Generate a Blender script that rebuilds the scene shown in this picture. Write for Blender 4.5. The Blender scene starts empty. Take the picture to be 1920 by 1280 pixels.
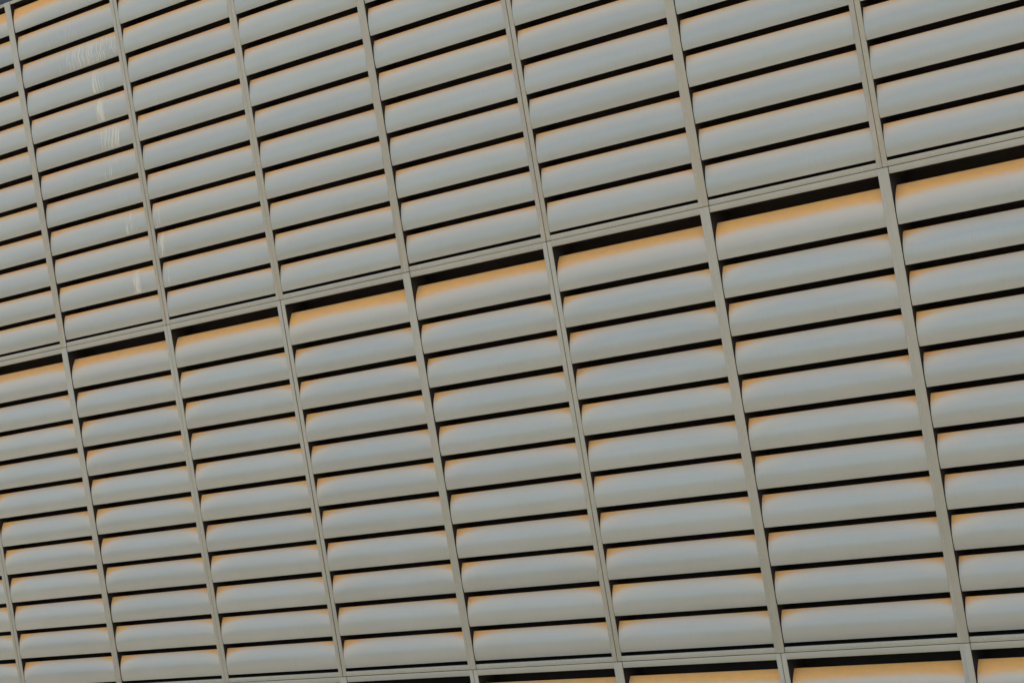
import bpy, bmesh, math, random
from mathutils import Matrix, Vector
random.seed(7)
sc = bpy.context.scene
COL = sc.collection

# ------------------------------------------------------------------ camera
P = 0.30                                   # slat pitch of the middle row, metres
F_PX = 3700.0
cam = bpy.data.cameras.new('camera'); cam_o = bpy.data.objects.new('camera', cam); COL.objects.link(cam_o)
cam.sensor_width = 36.0; cam.lens = F_PX / 1920 * 36.0; cam.clip_start = 0.1; cam.clip_end = 5000
CR = [[0.780364, 0.6026, -0.167049], [-0.142737, -0.088433, -0.985802], [-0.608817, 0.793129, 0.017003]]
CC = Vector((52.6004, -43.8681, -3.47)) * P
right, down, fwd = [Vector(r) for r in CR]
m = Matrix.Identity(4)
for i in range(3):
    m[i][0] = right[i]; m[i][1] = -down[i]; m[i][2] = -fwd[i]; m[i][3] = CC[i]
cam_o.matrix_world = m
sc.camera = cam_o

# ------------------------------------------------------------------ sky, sun, exposure
SUN_EL, SUN_AZ = math.radians(47), 0.0     # the sun stands behind the wall: its face is in open shade
world = bpy.data.worlds.new('World'); sc.world = world; world.use_nodes = True
wn = world.node_tree.nodes; wl = world.node_tree.links
bg = wn['Background']; sky = wn.new('ShaderNodeTexSky'); sky.sky_type = 'NISHITA'; sky.sun_disc = False
sky.sun_elevation = SUN_EL; sky.sun_rotation = SUN_AZ; sky.air_density = 1.0; sky.dust_density = 8.0; sky.ozone_density = 1.1
wl.new(sky.outputs[0], bg.inputs[0]); bg.inputs[1].default_value = 0.14
sun = bpy.data.lights.new('sun', 'SUN'); sun.energy = 3.2; sun.angle = math.radians(0.5); sun.color = (1.0, 0.95, 0.87)
sun_o = bpy.data.objects.new('sun', sun); COL.objects.link(sun_o)
sun_o.rotation_euler = (-(math.pi/2 - SUN_EL), 0, 0)   # light comes from +Y, high
sun_o.location = (0, 30, 40)
vs = sc.view_settings; vs.view_transform = 'Standard'; vs.look = 'None'; vs.exposure = 2.0; vs.gamma = 1.0; vs.use_curve_mapping = False

# ------------------------------------------------------------------ node helpers
class NT:
    def __init__(s, name):
        s.m = bpy.data.materials.new(name); s.m.use_nodes = True
        s.n = s.m.node_tree.nodes; s.l = s.m.node_tree.links; s.b = s.n['Principled BSDF']
    def put(s, sock, v):
        if isinstance(v, (int, float)): sock.default_value = v
        elif isinstance(v, tuple): sock.default_value = v if len(v) != 3 or sock.type == 'VECTOR' else (*v, 1)
        else: s.l.new(v, sock)
    def math(s, op, a, b=0.0, c=0.0, clamp=False):
        n = s.n.new('ShaderNodeMath'); n.operation = op; n.use_clamp = clamp
        for k, v in enumerate((a, b, c)): s.put(n.inputs[k], v)
        return n.outputs[0]
    def attr(s, name):
        n = s.n.new('ShaderNodeAttribute'); n.attribute_type = 'OBJECT'; n.attribute_name = name
        return n.outputs['Fac']
    def noise(s, vec, scale, detail=3.0, rough=0.5, dist=0.0):
        n = s.n.new('ShaderNodeTexNoise'); s.put(n.inputs['Vector'], vec)
        n.inputs['Scale'].default_value = scale; n.inputs['Detail'].default_value = detail
        n.inputs['Roughness'].default_value = rough; n.inputs['Distortion'].default_value = dist
        return n.outputs['Fac']
    def comb(s, x, y, z=0.0):
        n = s.n.new('ShaderNodeCombineXYZ')
        for k, v in enumerate((x, y, z)): s.put(n.inputs[k], v)
        return n.outputs[0]
    def ramp(s, v, a, b, oa=0.0, ob=1.0):
        n = s.n.new('ShaderNodeMapRange'); n.interpolation_type = 'SMOOTHSTEP'
        s.put(n.inputs['Value'], v); s.put(n.inputs['From Min'], a); s.put(n.inputs['From Max'], b)
        s.put(n.inputs['To Min'], oa); s.put(n.inputs['To Max'], ob)
        return n.outputs['Result']
    def mix(s, f, a, b):
        n = s.n.new('ShaderNodeMix'); n.data_type = 'RGBA'
        s.put(n.inputs[0], f); s.put(n.inputs[6], a); s.put(n.inputs[7], b)
        return n.outputs[2]
    def bump(s, h, strength, dist):
        n = s.n.new('ShaderNodeBump'); n.inputs['Strength'].default_value = strength; n.inputs['Distance'].default_value = dist
        s.put(n.inputs['Height'], h); s.l.new(n.outputs[0], s.b.inputs['Normal'])
    def objco(s):
        return s.n.new('ShaderNodeTexCoord').outputs['Object']
    def worldpos(s):
        return s.n.new('ShaderNodeNewGeometry').outputs['Position']

W = 5.1684 * P                               # bay width
JAMB = 0.150 * P                           # face width of one jamb
SLAT_L = W - 2 * JAMB                      # clear length between jambs

# ------------------------------------------------------------------ materials
def slat_material():
    t = NT('slat_paint')
    uv = t.n.new('ShaderNodeUVMap').outputs[0]
    sep = t.n.new('ShaderNodeSeparateXYZ'); t.l.new(uv, sep.inputs[0]); u, v = sep.outputs[0], sep.outputs[1]
    seed = t.attr('seed'); edge = t.attr('edge'); corner = t.attr('corner')
    pos = t.worldpos()
    h = t.math('SUBTRACT', 1.0, v)
    wob = t.noise(t.comb(u, seed, 0.3), 0.9, 1)
    wob2 = t.noise(t.comb(t.math('MULTIPLY', u, 9.0), v, seed), 2.0, 4)
    left = t.math('EXPONENT', t.math('MULTIPLY', u, -5.5))
    rgt = t.math('EXPONENT', t.math('MULTIPLY', t.math('SUBTRACT', SLAT_L, u), -5.5))
    cor = t.math('MULTIPLY', corner, t.math('ADD', left, t.math('MULTIPLY', rgt, 0.8)))
    thr = t.math('ADD', t.math('MULTIPLY', edge, t.ramp(wob, 0.2, 0.8, 0.88, 1.12)), cor)
    thr = t.math('ADD', thr, t.math('MULTIPLY', t.math('SUBTRACT', wob2, 0.5), 0.035))
    d = t.math('SUBTRACT', h, thr)
    n1 = t.noise(pos, 1.3, 4)
    dust = t.ramp(d, 0.16, -0.10)
    film = t.math('MULTIPLY', t.ramp(t.math('ADD', d, t.math('MULTIPLY', t.math('SUBTRACT', n1, 0.5), 0.12)), 0.52, 0.06), 0.9)
    n2 = t.noise(t.comb(t.math('MULTIPLY', u, 60.0), t.math('MULTIPLY', v, 1.5), seed), 1.0, 4)
    base = t.mix(t.ramp(n1, 0.3, 0.7), PAINT_A, PAINT_B)
    base = t.mix(t.math('MULTIPLY', t.ramp(n2, 0.55, 0.8), 0.16), base, (0.30, 0.28, 0.24))     # faint rain runs
    tone = t.math('FRACT', t.math('MULTIPLY', seed, 7.31))
    base = t.mix(t.math('MULTIPLY', tone, 0.28), base, (0.36, 0.325, 0.25))
    sm = t.noise(t.comb(t.math('MULTIPLY', u, 3.5), t.math('MULTIPLY', v, 1.6), seed), 1.5, 5, 0.6)
    base = t.mix(t.math('MULTIPLY', t.ramp(sm, 0.52, 0.72), 0.22), base, (0.52, 0.44, 0.31))      # dry dust smudges
    base = t.mix(film, base, FILM)
    dn = t.noise(t.comb(t.math('MULTIPLY', u, 6.0), t.math('MULTIPLY', v, 5.0), seed), 2.0, 5)
    dcol = t.mix(t.ramp(dn, 0.3, 0.7), DUST_A, DUST_B)
    base = t.mix(dust, base, dcol)
    # cream runs of dried droppings, only where the photograph has them
    su, sw, sa = t.attr('streak_at'), t.attr('streak_wide'), t.attr('streak')
    cur = t.noise(t.comb(v, seed, 0.0), 1.6, 1)
    uu = t.math('ADD', u, t.math('MULTIPLY', t.math('SUBTRACT', cur, 0.5), 0.10))
    sn = t.noise(t.comb(t.math('MULTIPLY', uu, 80.0), t.math('MULTIPLY', v, 1.0), seed), 1.0, 3, 0.6)
    q = t.math('DIVIDE', t.math('SUBTRACT', u, su), sw)
    win = t.math('EXPONENT', t.math('MULTIPLY', t.math('MULTIPLY', q, q), -1.0))
    thrs = t.math('SUBTRACT', 0.80, t.math('MULTIPLY', win, t.math('MULTIPLY', sa, 0.36)))
    fade = t.math('MULTIPLY', t.ramp(v, 0.02, 0.10), t.ramp(v, 0.99, 0.90))
    st = t.math('MULTIPLY', t.ramp(t.math('SUBTRACT', sn, thrs), 0.0, 0.10), fade)
    st = t.math('MULTIPLY', st, t.math('MULTIPLY', t.math('GREATER_THAN', sa, 0.01), 0.75))
    base = t.mix(st, base, (0.80, 0.66, 0.42))
    t.put(t.b.inputs['Base Color'], base)
    rough = t.math('ADD', SLAT_ROUGH, t.math('ADD', t.math('MULTIPLY', dust, 0.45), t.math('MULTIPLY', film, 0.45)))
    rough = t.math('ADD', rough, t.math('MULTIPLY', t.math('SUBTRACT', n1, 0.5), 0.10), clamp=True)
    t.put(t.b.inputs['Roughness'], rough)
    t.put(t.b.inputs['Metallic'], t.math('MULTIPLY', t.math('SUBTRACT', 1.0, t.math('MAXIMUM', st, t.math('MAXIMUM', dust, film))), SLAT_METAL))
    hb = t.noise(t.comb(t.math('MULTIPLY', u, 1.2), t.math('MULTIPLY', v, 0.5), seed), 2.0, 2)
    t.bump(hb, 0.12, 0.006)
    return t.m

def frame_material(name='frame_paint', ends=0.0):
    t = NT(name)
    oc = t.objco(); pos = t.worldpos()
    seed = t.n.new('ShaderNodeObjectInfo').outputs['Random']
    n1 = t.noise(pos, 1.1, 4); n2 = t.noise(pos, 26.0, 5, 0.65); n3 = t.noise(pos, 6.0, 4)
    base = t.mix(t.ramp(n1, 0.3, 0.7), FRAME_A, FRAME_B)
    base = t.mix(t.math('MULTIPLY', t.ramp(n3, 0.50, 0.75), 0.5), base, (0.55, 0.45, 0.30))
    base = t.mix(t.math('MULTIPLY', t.ramp(n2, 0.60, 0.72), 0.22), base, (0.26, 0.23, 0.18))
    if ends:      # cream dirt that has run down and settled at the foot of each jamb
        z = t.n.new('ShaderNodeSeparateXYZ'); t.l.new(oc, z.inputs[0])
        run = t.noise(t.comb(t.math('MULTIPLY', z.outputs[0], 90.0), t.math('MULTIPLY', z.outputs[2], 3.0), t.math('MULTIPLY', seed, 40.0)), 1.0, 3)
        foot = t.math('MULTIPLY', t.ramp(z.outputs[2], 0.75, 0.0), t.ramp(run, 0.35, 0.62))
        base = t.mix(t.math('MULTIPLY', foot, t.math('MULTIPLY', t.ramp(seed, 0.1, 0.9), ends)), base, (0.66, 0.53, 0.36))
    base = t.mix(t.math('MULTIPLY', t.math('SUBTRACT', seed, 0.5), 0.25), base, (0.3, 0.29, 0.27))
    t.put(t.b.inputs['Base Color'], base)
    t.put(t.b.inputs['Roughness'], t.math('ADD', 0.45, t.math('MULTIPLY', n3, 0.25)))
    t.bump(n2, 0.15, 0.003)
    return t.m

def plain(name, a, b, scale, rough, bump=0.0, metal=0.0):
    t = NT(name); pos = t.worldpos(); n = t.noise(pos, scale, 6, 0.6)
    t.put(t.b.inputs['Base Color'], t.mix(t.ramp(n, 0.3, 0.7), a, b)); t.b.inputs['Roughness'].default_value = rough
    t.b.inputs['Metallic'].default_value = metal
    if bump: t.bump(n, bump, 0.01)
    return t.m

PAINT_A, PAINT_B = (0.465, 0.425, 0.305), (0.495, 0.45, 0.33)
FILM = (0.70, 0.56, 0.375)
DUST_A, DUST_B = (0.96, 0.46, 0.11), (0.88, 0.43, 0.125)
FRAME_A, FRAME_B = (0.475, 0.395, 0.245), (0.505, 0.42, 0.265)
SLAT_ROUGH = 0.31; SLAT_METAL = 0.30
M_SLAT = slat_material(); M_FRAME = frame_material(); M_JAMB = frame_material('jamb_paint', 0.9)
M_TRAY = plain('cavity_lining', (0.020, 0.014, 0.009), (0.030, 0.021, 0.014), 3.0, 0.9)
M_CORE = plain('wall_core', (0.10, 0.10, 0.10), (0.14, 0.14, 0.135), 2.0, 0.9)
M_PARAPET = plain('parapet_metal', (0.03, 0.042, 0.045), (0.045, 0.058, 0.06), 0.8, 0.5)
M_RIVET = plain('rivet_metal', (0.55, 0.52, 0.46), (0.66, 0.63, 0.57), 60.0, 0.4)
M_GROUND = plain('pavement', (0.085, 0.078, 0.060), (0.11, 0.10, 0.08), 0.35, 0.85, 0.2)

# ------------------------------------------------------------------ mesh helpers
def finish(bm, name, mat, sharp=35):
    bmesh.ops.recalc_face_normals(bm, faces=bm.faces)
    me = bpy.data.meshes.new(name); bm.to_mesh(me); bm.free(); me.materials.append(mat)
    for p in me.polygons: p.use_smooth = True
    me.set_sharp_from_angle(angle=math.radians(sharp))
    return me
def link(name, me, parent=None, loc=(0, 0, 0)):
    o = bpy.data.objects.new(name, me); COL.objects.link(o); o.parent = parent; o.location = loc
    return o
def box(bm, x0, x1, y0, y1, z0, z1, bevel=0.0, seg=2):
    vs_ = [bm.verts.new((x, y, z)) for x in (x0, x1) for y in (y0, y1) for z in (z0, z1)]
    fs = [(0, 1, 3, 2), (4, 6, 7, 5), (0, 4, 5, 1), (2, 3, 7, 6), (0, 2, 6, 4), (1, 5, 7, 3)]
    faces = [bm.faces.new([vs_[i] for i in f]) for f in fs]
    if bevel:
        es = list({e for f in faces for e in f.edges})
        bmesh.ops.bevel(bm, geom=es, offset=bevel, segments=seg, affect='EDGES', profile=0.5)
def box_mesh(name, dims, mat, bevel=0.0, seg=2):
    bm = bmesh.new(); box(bm, *dims, bevel=bevel, seg=seg); return finish(bm, name, mat)

# ------------------------------------------------------------------ slat: a curved blade, bottom edge out, top edge rolled back
def arc_profile(height, depth, low=.25, n=11):
    """blade section: upright front low down, upper edge rolled back by `depth`, lower edge tucked in a little"""
    out = []
    for i in range(n + 1):
        z = height * (i / n); k = z / height - low
        out.append((.013 + (depth * (k / (1 - low)) ** 2.2 if k > 0 else .26 * k * k), z))
    return out
ARC = arc_profile(.835, .175)
def slat_profile(pts, bm, length, p=P, thick=0.02):
    outer = [Vector((y * p, z * p)) for y, z in pts]
    arc = [0.0]
    for a, b in zip(outer, outer[1:]): arc.append(arc[-1] + (b - a).length)
    vv = [a / arc[-1] for a in arc]
    inner = [Vector((y + thick * p, z - thick * 0.3 * p)) for y, z in outer[::-2]]
    inner[-1] = outer[0] + Vector((thick * 2.2 * p, thick * 0.4 * p))
    ring = outer + inner; vs_ = vv + [0.0] * len(inner)
    uvl = bm.loops.layers.uv.verify()
    A = [bm.verts.new((0, y, z)) for y, z in ring]; B = [bm.verts.new((length, y, z)) for y, z in ring]
    n = len(ring)
    for i in range(n):
        j = (i + 1) % n
        f = bm.faces.new((A[i], B[i], B[j], A[j]))
        k = i < len(outer) - 1
        for lp, (uu, idx) in zip(f.loops, ((0, i), (length, i), (length, j), (0, j))):
            lp[uvl].uv = (uu, vs_[idx] if k else 0.0)
    for V, uu in ((A[::-1], 0.0), (B, length)):
        f = bm.faces.new(V)
        for lp in f.loops: lp[uvl].uv = (uu, 0.3)
def slat_mesh(name, pts):
    bm = bmesh.new(); slat_profile(pts, bm, SLAT_L - 0.004); return finish(bm, name, M_SLAT, 40)
ARC_T = arc_profile(.812, .130); ARC_FIRST = arc_profile(.970, .264, .24, 12)
ME_SLAT = slat_mesh('slat_middle', ARC); ME_SLAT_T = slat_mesh('slat_top_row', ARC_T); ME_FIRST = slat_mesh('slat_first', ARC_FIRST)

# ------------------------------------------------------------------ rows (heights in pitches; 0 = seam under the top row)
GAP = 0.0025
ROWS = {
    'top':    dict(z0=0.0, z1=11.89, rail0=.150, rail1=.115, n=12, last=.232, p=.9604, me=ME_SLAT_T, first=ME_SLAT_T),
    'middle': dict(z0=-11.68, z1=0.0, rail0=.150, rail1=.175, n=11, last=-11.427, p=1.0, me=ME_SLAT, first=ME_FIRST),
    'bottom': dict(z0=-23.36, z1=-11.68, rail0=.150, rail1=.175, n=11, last=-23.107, p=1.0, me=ME_SLAT, first=ME_FIRST),
}
DEPTH = 0.95 * P; FLANGE = 0.008
def frame_meshes(key, r):
    H = (r['z1'] - r['z0']) * P
    tray = bmesh.new()       # lining of the cavity behind the slats: back sheet and four returns, one folded sheet
    x0, x1, z0, z1 = JAMB - .004, W - JAMB + .004, r['rail0'] * P - .004, H - r['rail1'] * P + .004
    def ring(g, y): return [tray.verts.new(v) for v in ((x0 - g, y, z0 - g), (x1 + g, y, z0 - g), (x1 + g, y, z1 + g), (x0 - g, y, z1 + g))]
    q0, q1, q2, q3 = ring(0, FLANGE + .001), ring(0, DEPTH), ring(.004, DEPTH + .004), ring(.004, FLANGE + .001)
    for a, b in ((q0, q1), (q2, q3), (q3, q0)):
        for i in range(4): tray.faces.new((a[i], a[(i + 1) % 4], b[(i + 1) % 4], b[i]))
    tray.faces.new(q1); tray.faces.new(q2)
    out = {}
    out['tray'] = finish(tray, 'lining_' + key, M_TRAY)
    out['jamb'] = box_mesh('jamb_' + key, (0, JAMB - GAP, 0, FLANGE, 0, H - 2 * GAP), M_JAMB, .002, 2)
    out['cover'] = box_mesh('jamb_cover_' + key, (-.010, JAMB - GAP, 0, FLANGE - .002, 0, H - 2 * GAP), M_JAMB, .0015, 2)
    out['rail0'] = box_mesh('rail_low_' + key, (0, SLAT_L, .0015, FLANGE, 0, r['rail0'] * P - GAP), M_FRAME, .002, 2)
    out['rail1'] = box_mesh('rail_high_' + key, (0, SLAT_L, .0015, FLANGE, 0, r['rail1'] * P - GAP), M_FRAME, .002, 2)
    bm = bmesh.new()
    for i in range(6):
        x = SLAT_L * (i + .5) / 6
        mt = Matrix.Translation((JAMB + x, 0.001, r['rail0'] * P * .55)) @ Matrix.Rotation(math.pi / 2, 4, 'X')
        bmesh.ops.create_cone(bm, segments=8, radius1=.0055, radius2=.0035, depth=.005, cap_ends=True, matrix=mt)
    for i in range(7):
        z = H * (i + .5) / 7
        for x in (JAMB * .55, W - JAMB * .55):
            mt = Matrix.Translation((x, -.001, z)) @ Matrix.Rotation(math.pi / 2, 4, 'X')
            bmesh.ops.create_cone(bm, segments=8, radius1=.005, radius2=.003, depth=.004, cap_ends=True, matrix=mt)
    out['rivets'] = finish(bm, 'rivets_' + key, M_RIVET)
    return out
FR = {k: frame_meshes(k, r) for k, r in ROWS.items()}

wall = bpy.data.objects.new('louvred_facade', None); COL.objects.link(wall); wall.location = (0, 0, -27 * P)
wall['label'] = 'tall grey metal facade of stacked louvre panels with curved slats and orange dust'
wall['category'] = 'facade'
WZ = 27 * P

# cream streaks: (row, column, slat counted from the top) -> (place along the slat, width, amount)
STREAK = {('top', 0, 2): (.75, .35, .55), ('top', 0, 3): (1.05, .70, .90), ('top', 0, 4): (1.07, .13, 1.0), ('top', 0, 5): (1.07, .09, 1.15),
          ('top', 0, 6): (1.15, .28, .95), ('top', 0, 7): (1.15, .2, .7), ('top', 0, 8): (1.15, .15, .5), ('top', 0, 9): (1.20, .12, .9),
          ('top', 0, 10): (1.2, .1, .45), ('top', 0, 11): (1.18, .08, 1.05), ('top', 1, 9): (.07, .08, .85), ('top', 1, 10): (.07, .08, .85),
          ('top', 1, 11): (.08, .06, .6)}
OPEN_SEAM = {'top': {1, 2, 4, 6}, 'middle': {-1, 1, 2, 4}, 'bottom': {3, 5}}
def panel(key, c):
    r = ROWS[key]; f = FR[key]
    dy = random.uniform(-.0025, .0025)
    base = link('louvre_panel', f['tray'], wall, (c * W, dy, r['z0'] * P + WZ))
    if c in OPEN_SEAM[key]: link('jamb', f['jamb'], base, (GAP * random.uniform(.6, 1.2), random.uniform(-.001, .001), GAP))
    else: link('jamb', f['cover'], base, (0, -.0045, GAP))           # this one laps over its neighbour and hides the seam
    link('jamb', f['jamb'], base, (W - JAMB, random.uniform(-.002, .002), GAP))
    link('rail', f['rail0'], base, (JAMB, 0, GAP * random.uniform(.3, 1.0)))
    link('rail', f['rail1'], base, (JAMB, 0, (r['z1'] - r['z0'] - r['rail1']) * P))
    rv = link('rivet', f['rivets'], base); rv['kind'] = 'stuff'
    for j in range(1, r['n'] + 1):
        z = (r['last'] - r['z0'] + r['p'] * (r['n'] - j)) * P
        o = link('slat', r['first'] if j == 1 else r['me'], base, (JAMB + .002, -.001 + random.uniform(-.001, .001), z + random.uniform(-.001, .001)))
        o.rotation_euler = (math.radians(random.gauss(0, .7)), math.radians(random.gauss(0, .05)), math.radians(random.uniform(-.04, .04)))
        o['seed'] = random.uniform(0, 50)
        k = (6 - c) / 8.0                                   # towards the far left the blades hold more dust
        if j == 1:
            o['edge'] = (.27 if key != 'top' else .34) + random.uniform(-.02, .02); o['corner'] = .10
        elif key == 'top':
            o['edge'] = -.02 + .09 * k + random.uniform(-.02, .02); o['corner'] = .09 + random.uniform(-.03, .03)
        else:
            o['edge'] = -.06 + .02 * k + random.uniform(-.015, .015); o['corner'] = .27 + .08 * k + random.uniform(-.04, .04)
        s = STREAK.get((key, c, j), (0.5, .1, 0.0))
        o['streak_at'], o['streak_wide'], o['streak'] = s
SEEN = [('top', c) for c in range(-1, 7)] + [('middle', c) for c in range(-2, 7)] + [('bottom', c) for c in range(1, 7)]
for k, c in SEEN: panel(k, c)

# the panels that run on outside the picture, one joined piece
bm = bmesh.new()
for k, r in ROWS.items():
    for c in range(-5, 11):
        if (k, c) in SEEN: continue

        H = (r['z1'] - r['z0']) * P; zb = r['z0'] * P + WZ
        for me, loc in ((FR[k]['jamb'], (0, 0, 0)), (FR[k]['jamb'], (W - JAMB, 0, 0)), (FR[k]['rail0'], (JAMB, 0, 0)), (FR[k]['rail1'], (JAMB, 0, (r['z1'] - r['z0'] - r['rail1']) * P))):
            n0 = len(bm.verts); bm.from_mesh(me); bm.verts.ensure_lookup_table()
            bmesh.ops.translate(bm, verts=bm.verts[n0:], vec=Vector((c * W, 0, zb)) + Vector(loc))

me = bpy.data.meshes.new('panel_frames'); bm.to_mesh(me); bm.free(); me.materials.append(M_FRAME)
o = link('panel_frame', me, wall); o['kind'] = 'stuff'
bm = bmesh.new()
for k, r in ROWS.items():
    for c in range(-5, 11):
        if (k, c) in SEEN: continue
        for j in range(1, r['n'] + 1):
            n0 = len(bm.verts); bm.from_mesh(r['first'] if j == 1 else r['me']); bm.verts.ensure_lookup_table()
            bmesh.ops.translate(bm, verts=bm.verts[n0:], vec=(c * W + JAMB + .002, 0, (r['last'] + r['p'] * (r['n'] - j)) * P + WZ))
me = bpy.data.meshes.new('slat_banks'); bm.to_mesh(me); bm.free(); me.materials.append(M_SLAT)
o = link('slat_bank', me, wall); o['kind'] = 'stuff'; o['seed'] = 3.0; o['edge'] = .05; o['corner'] = .12; o['streak'] = 0.0; o['streak_at'] = 0.0; o['streak_wide'] = 1.0

# body of the building behind the panels, plinth below, setback parapet above
x0, x1 = -5 * W, 11 * W
link('wall_core', box_mesh('wall_core', (x0, x1, DEPTH + .013, 9.0, 0.0, 11.80 * P + WZ), M_CORE), wall)
link('plinth', box_mesh('plinth', (x0, x1, -.05, DEPTH + .01, 0.0, -23.37 * P + WZ), M_CORE, .01), wall)
link('parapet', box_mesh('parapet', (x0 + .5, x1 - .5, .55, .85, 11.80 * P + WZ + .003, 11.80 * P + WZ + 1.4), M_PARAPET, .01), wall)

# ------------------------------------------------------------------ ground
bm = bmesh.new(); bmesh.ops.create_grid(bm, x_segments=8, y_segments=8, size=1500)
g = link('ground', finish(bm, 'ground', M_GROUND), None, (0, 0, -27 * P - .004)); g['kind'] = 'structure'
g['label'] = 'pale sunlit paved ground in front of the louvred wall'; g['category'] = 'ground'
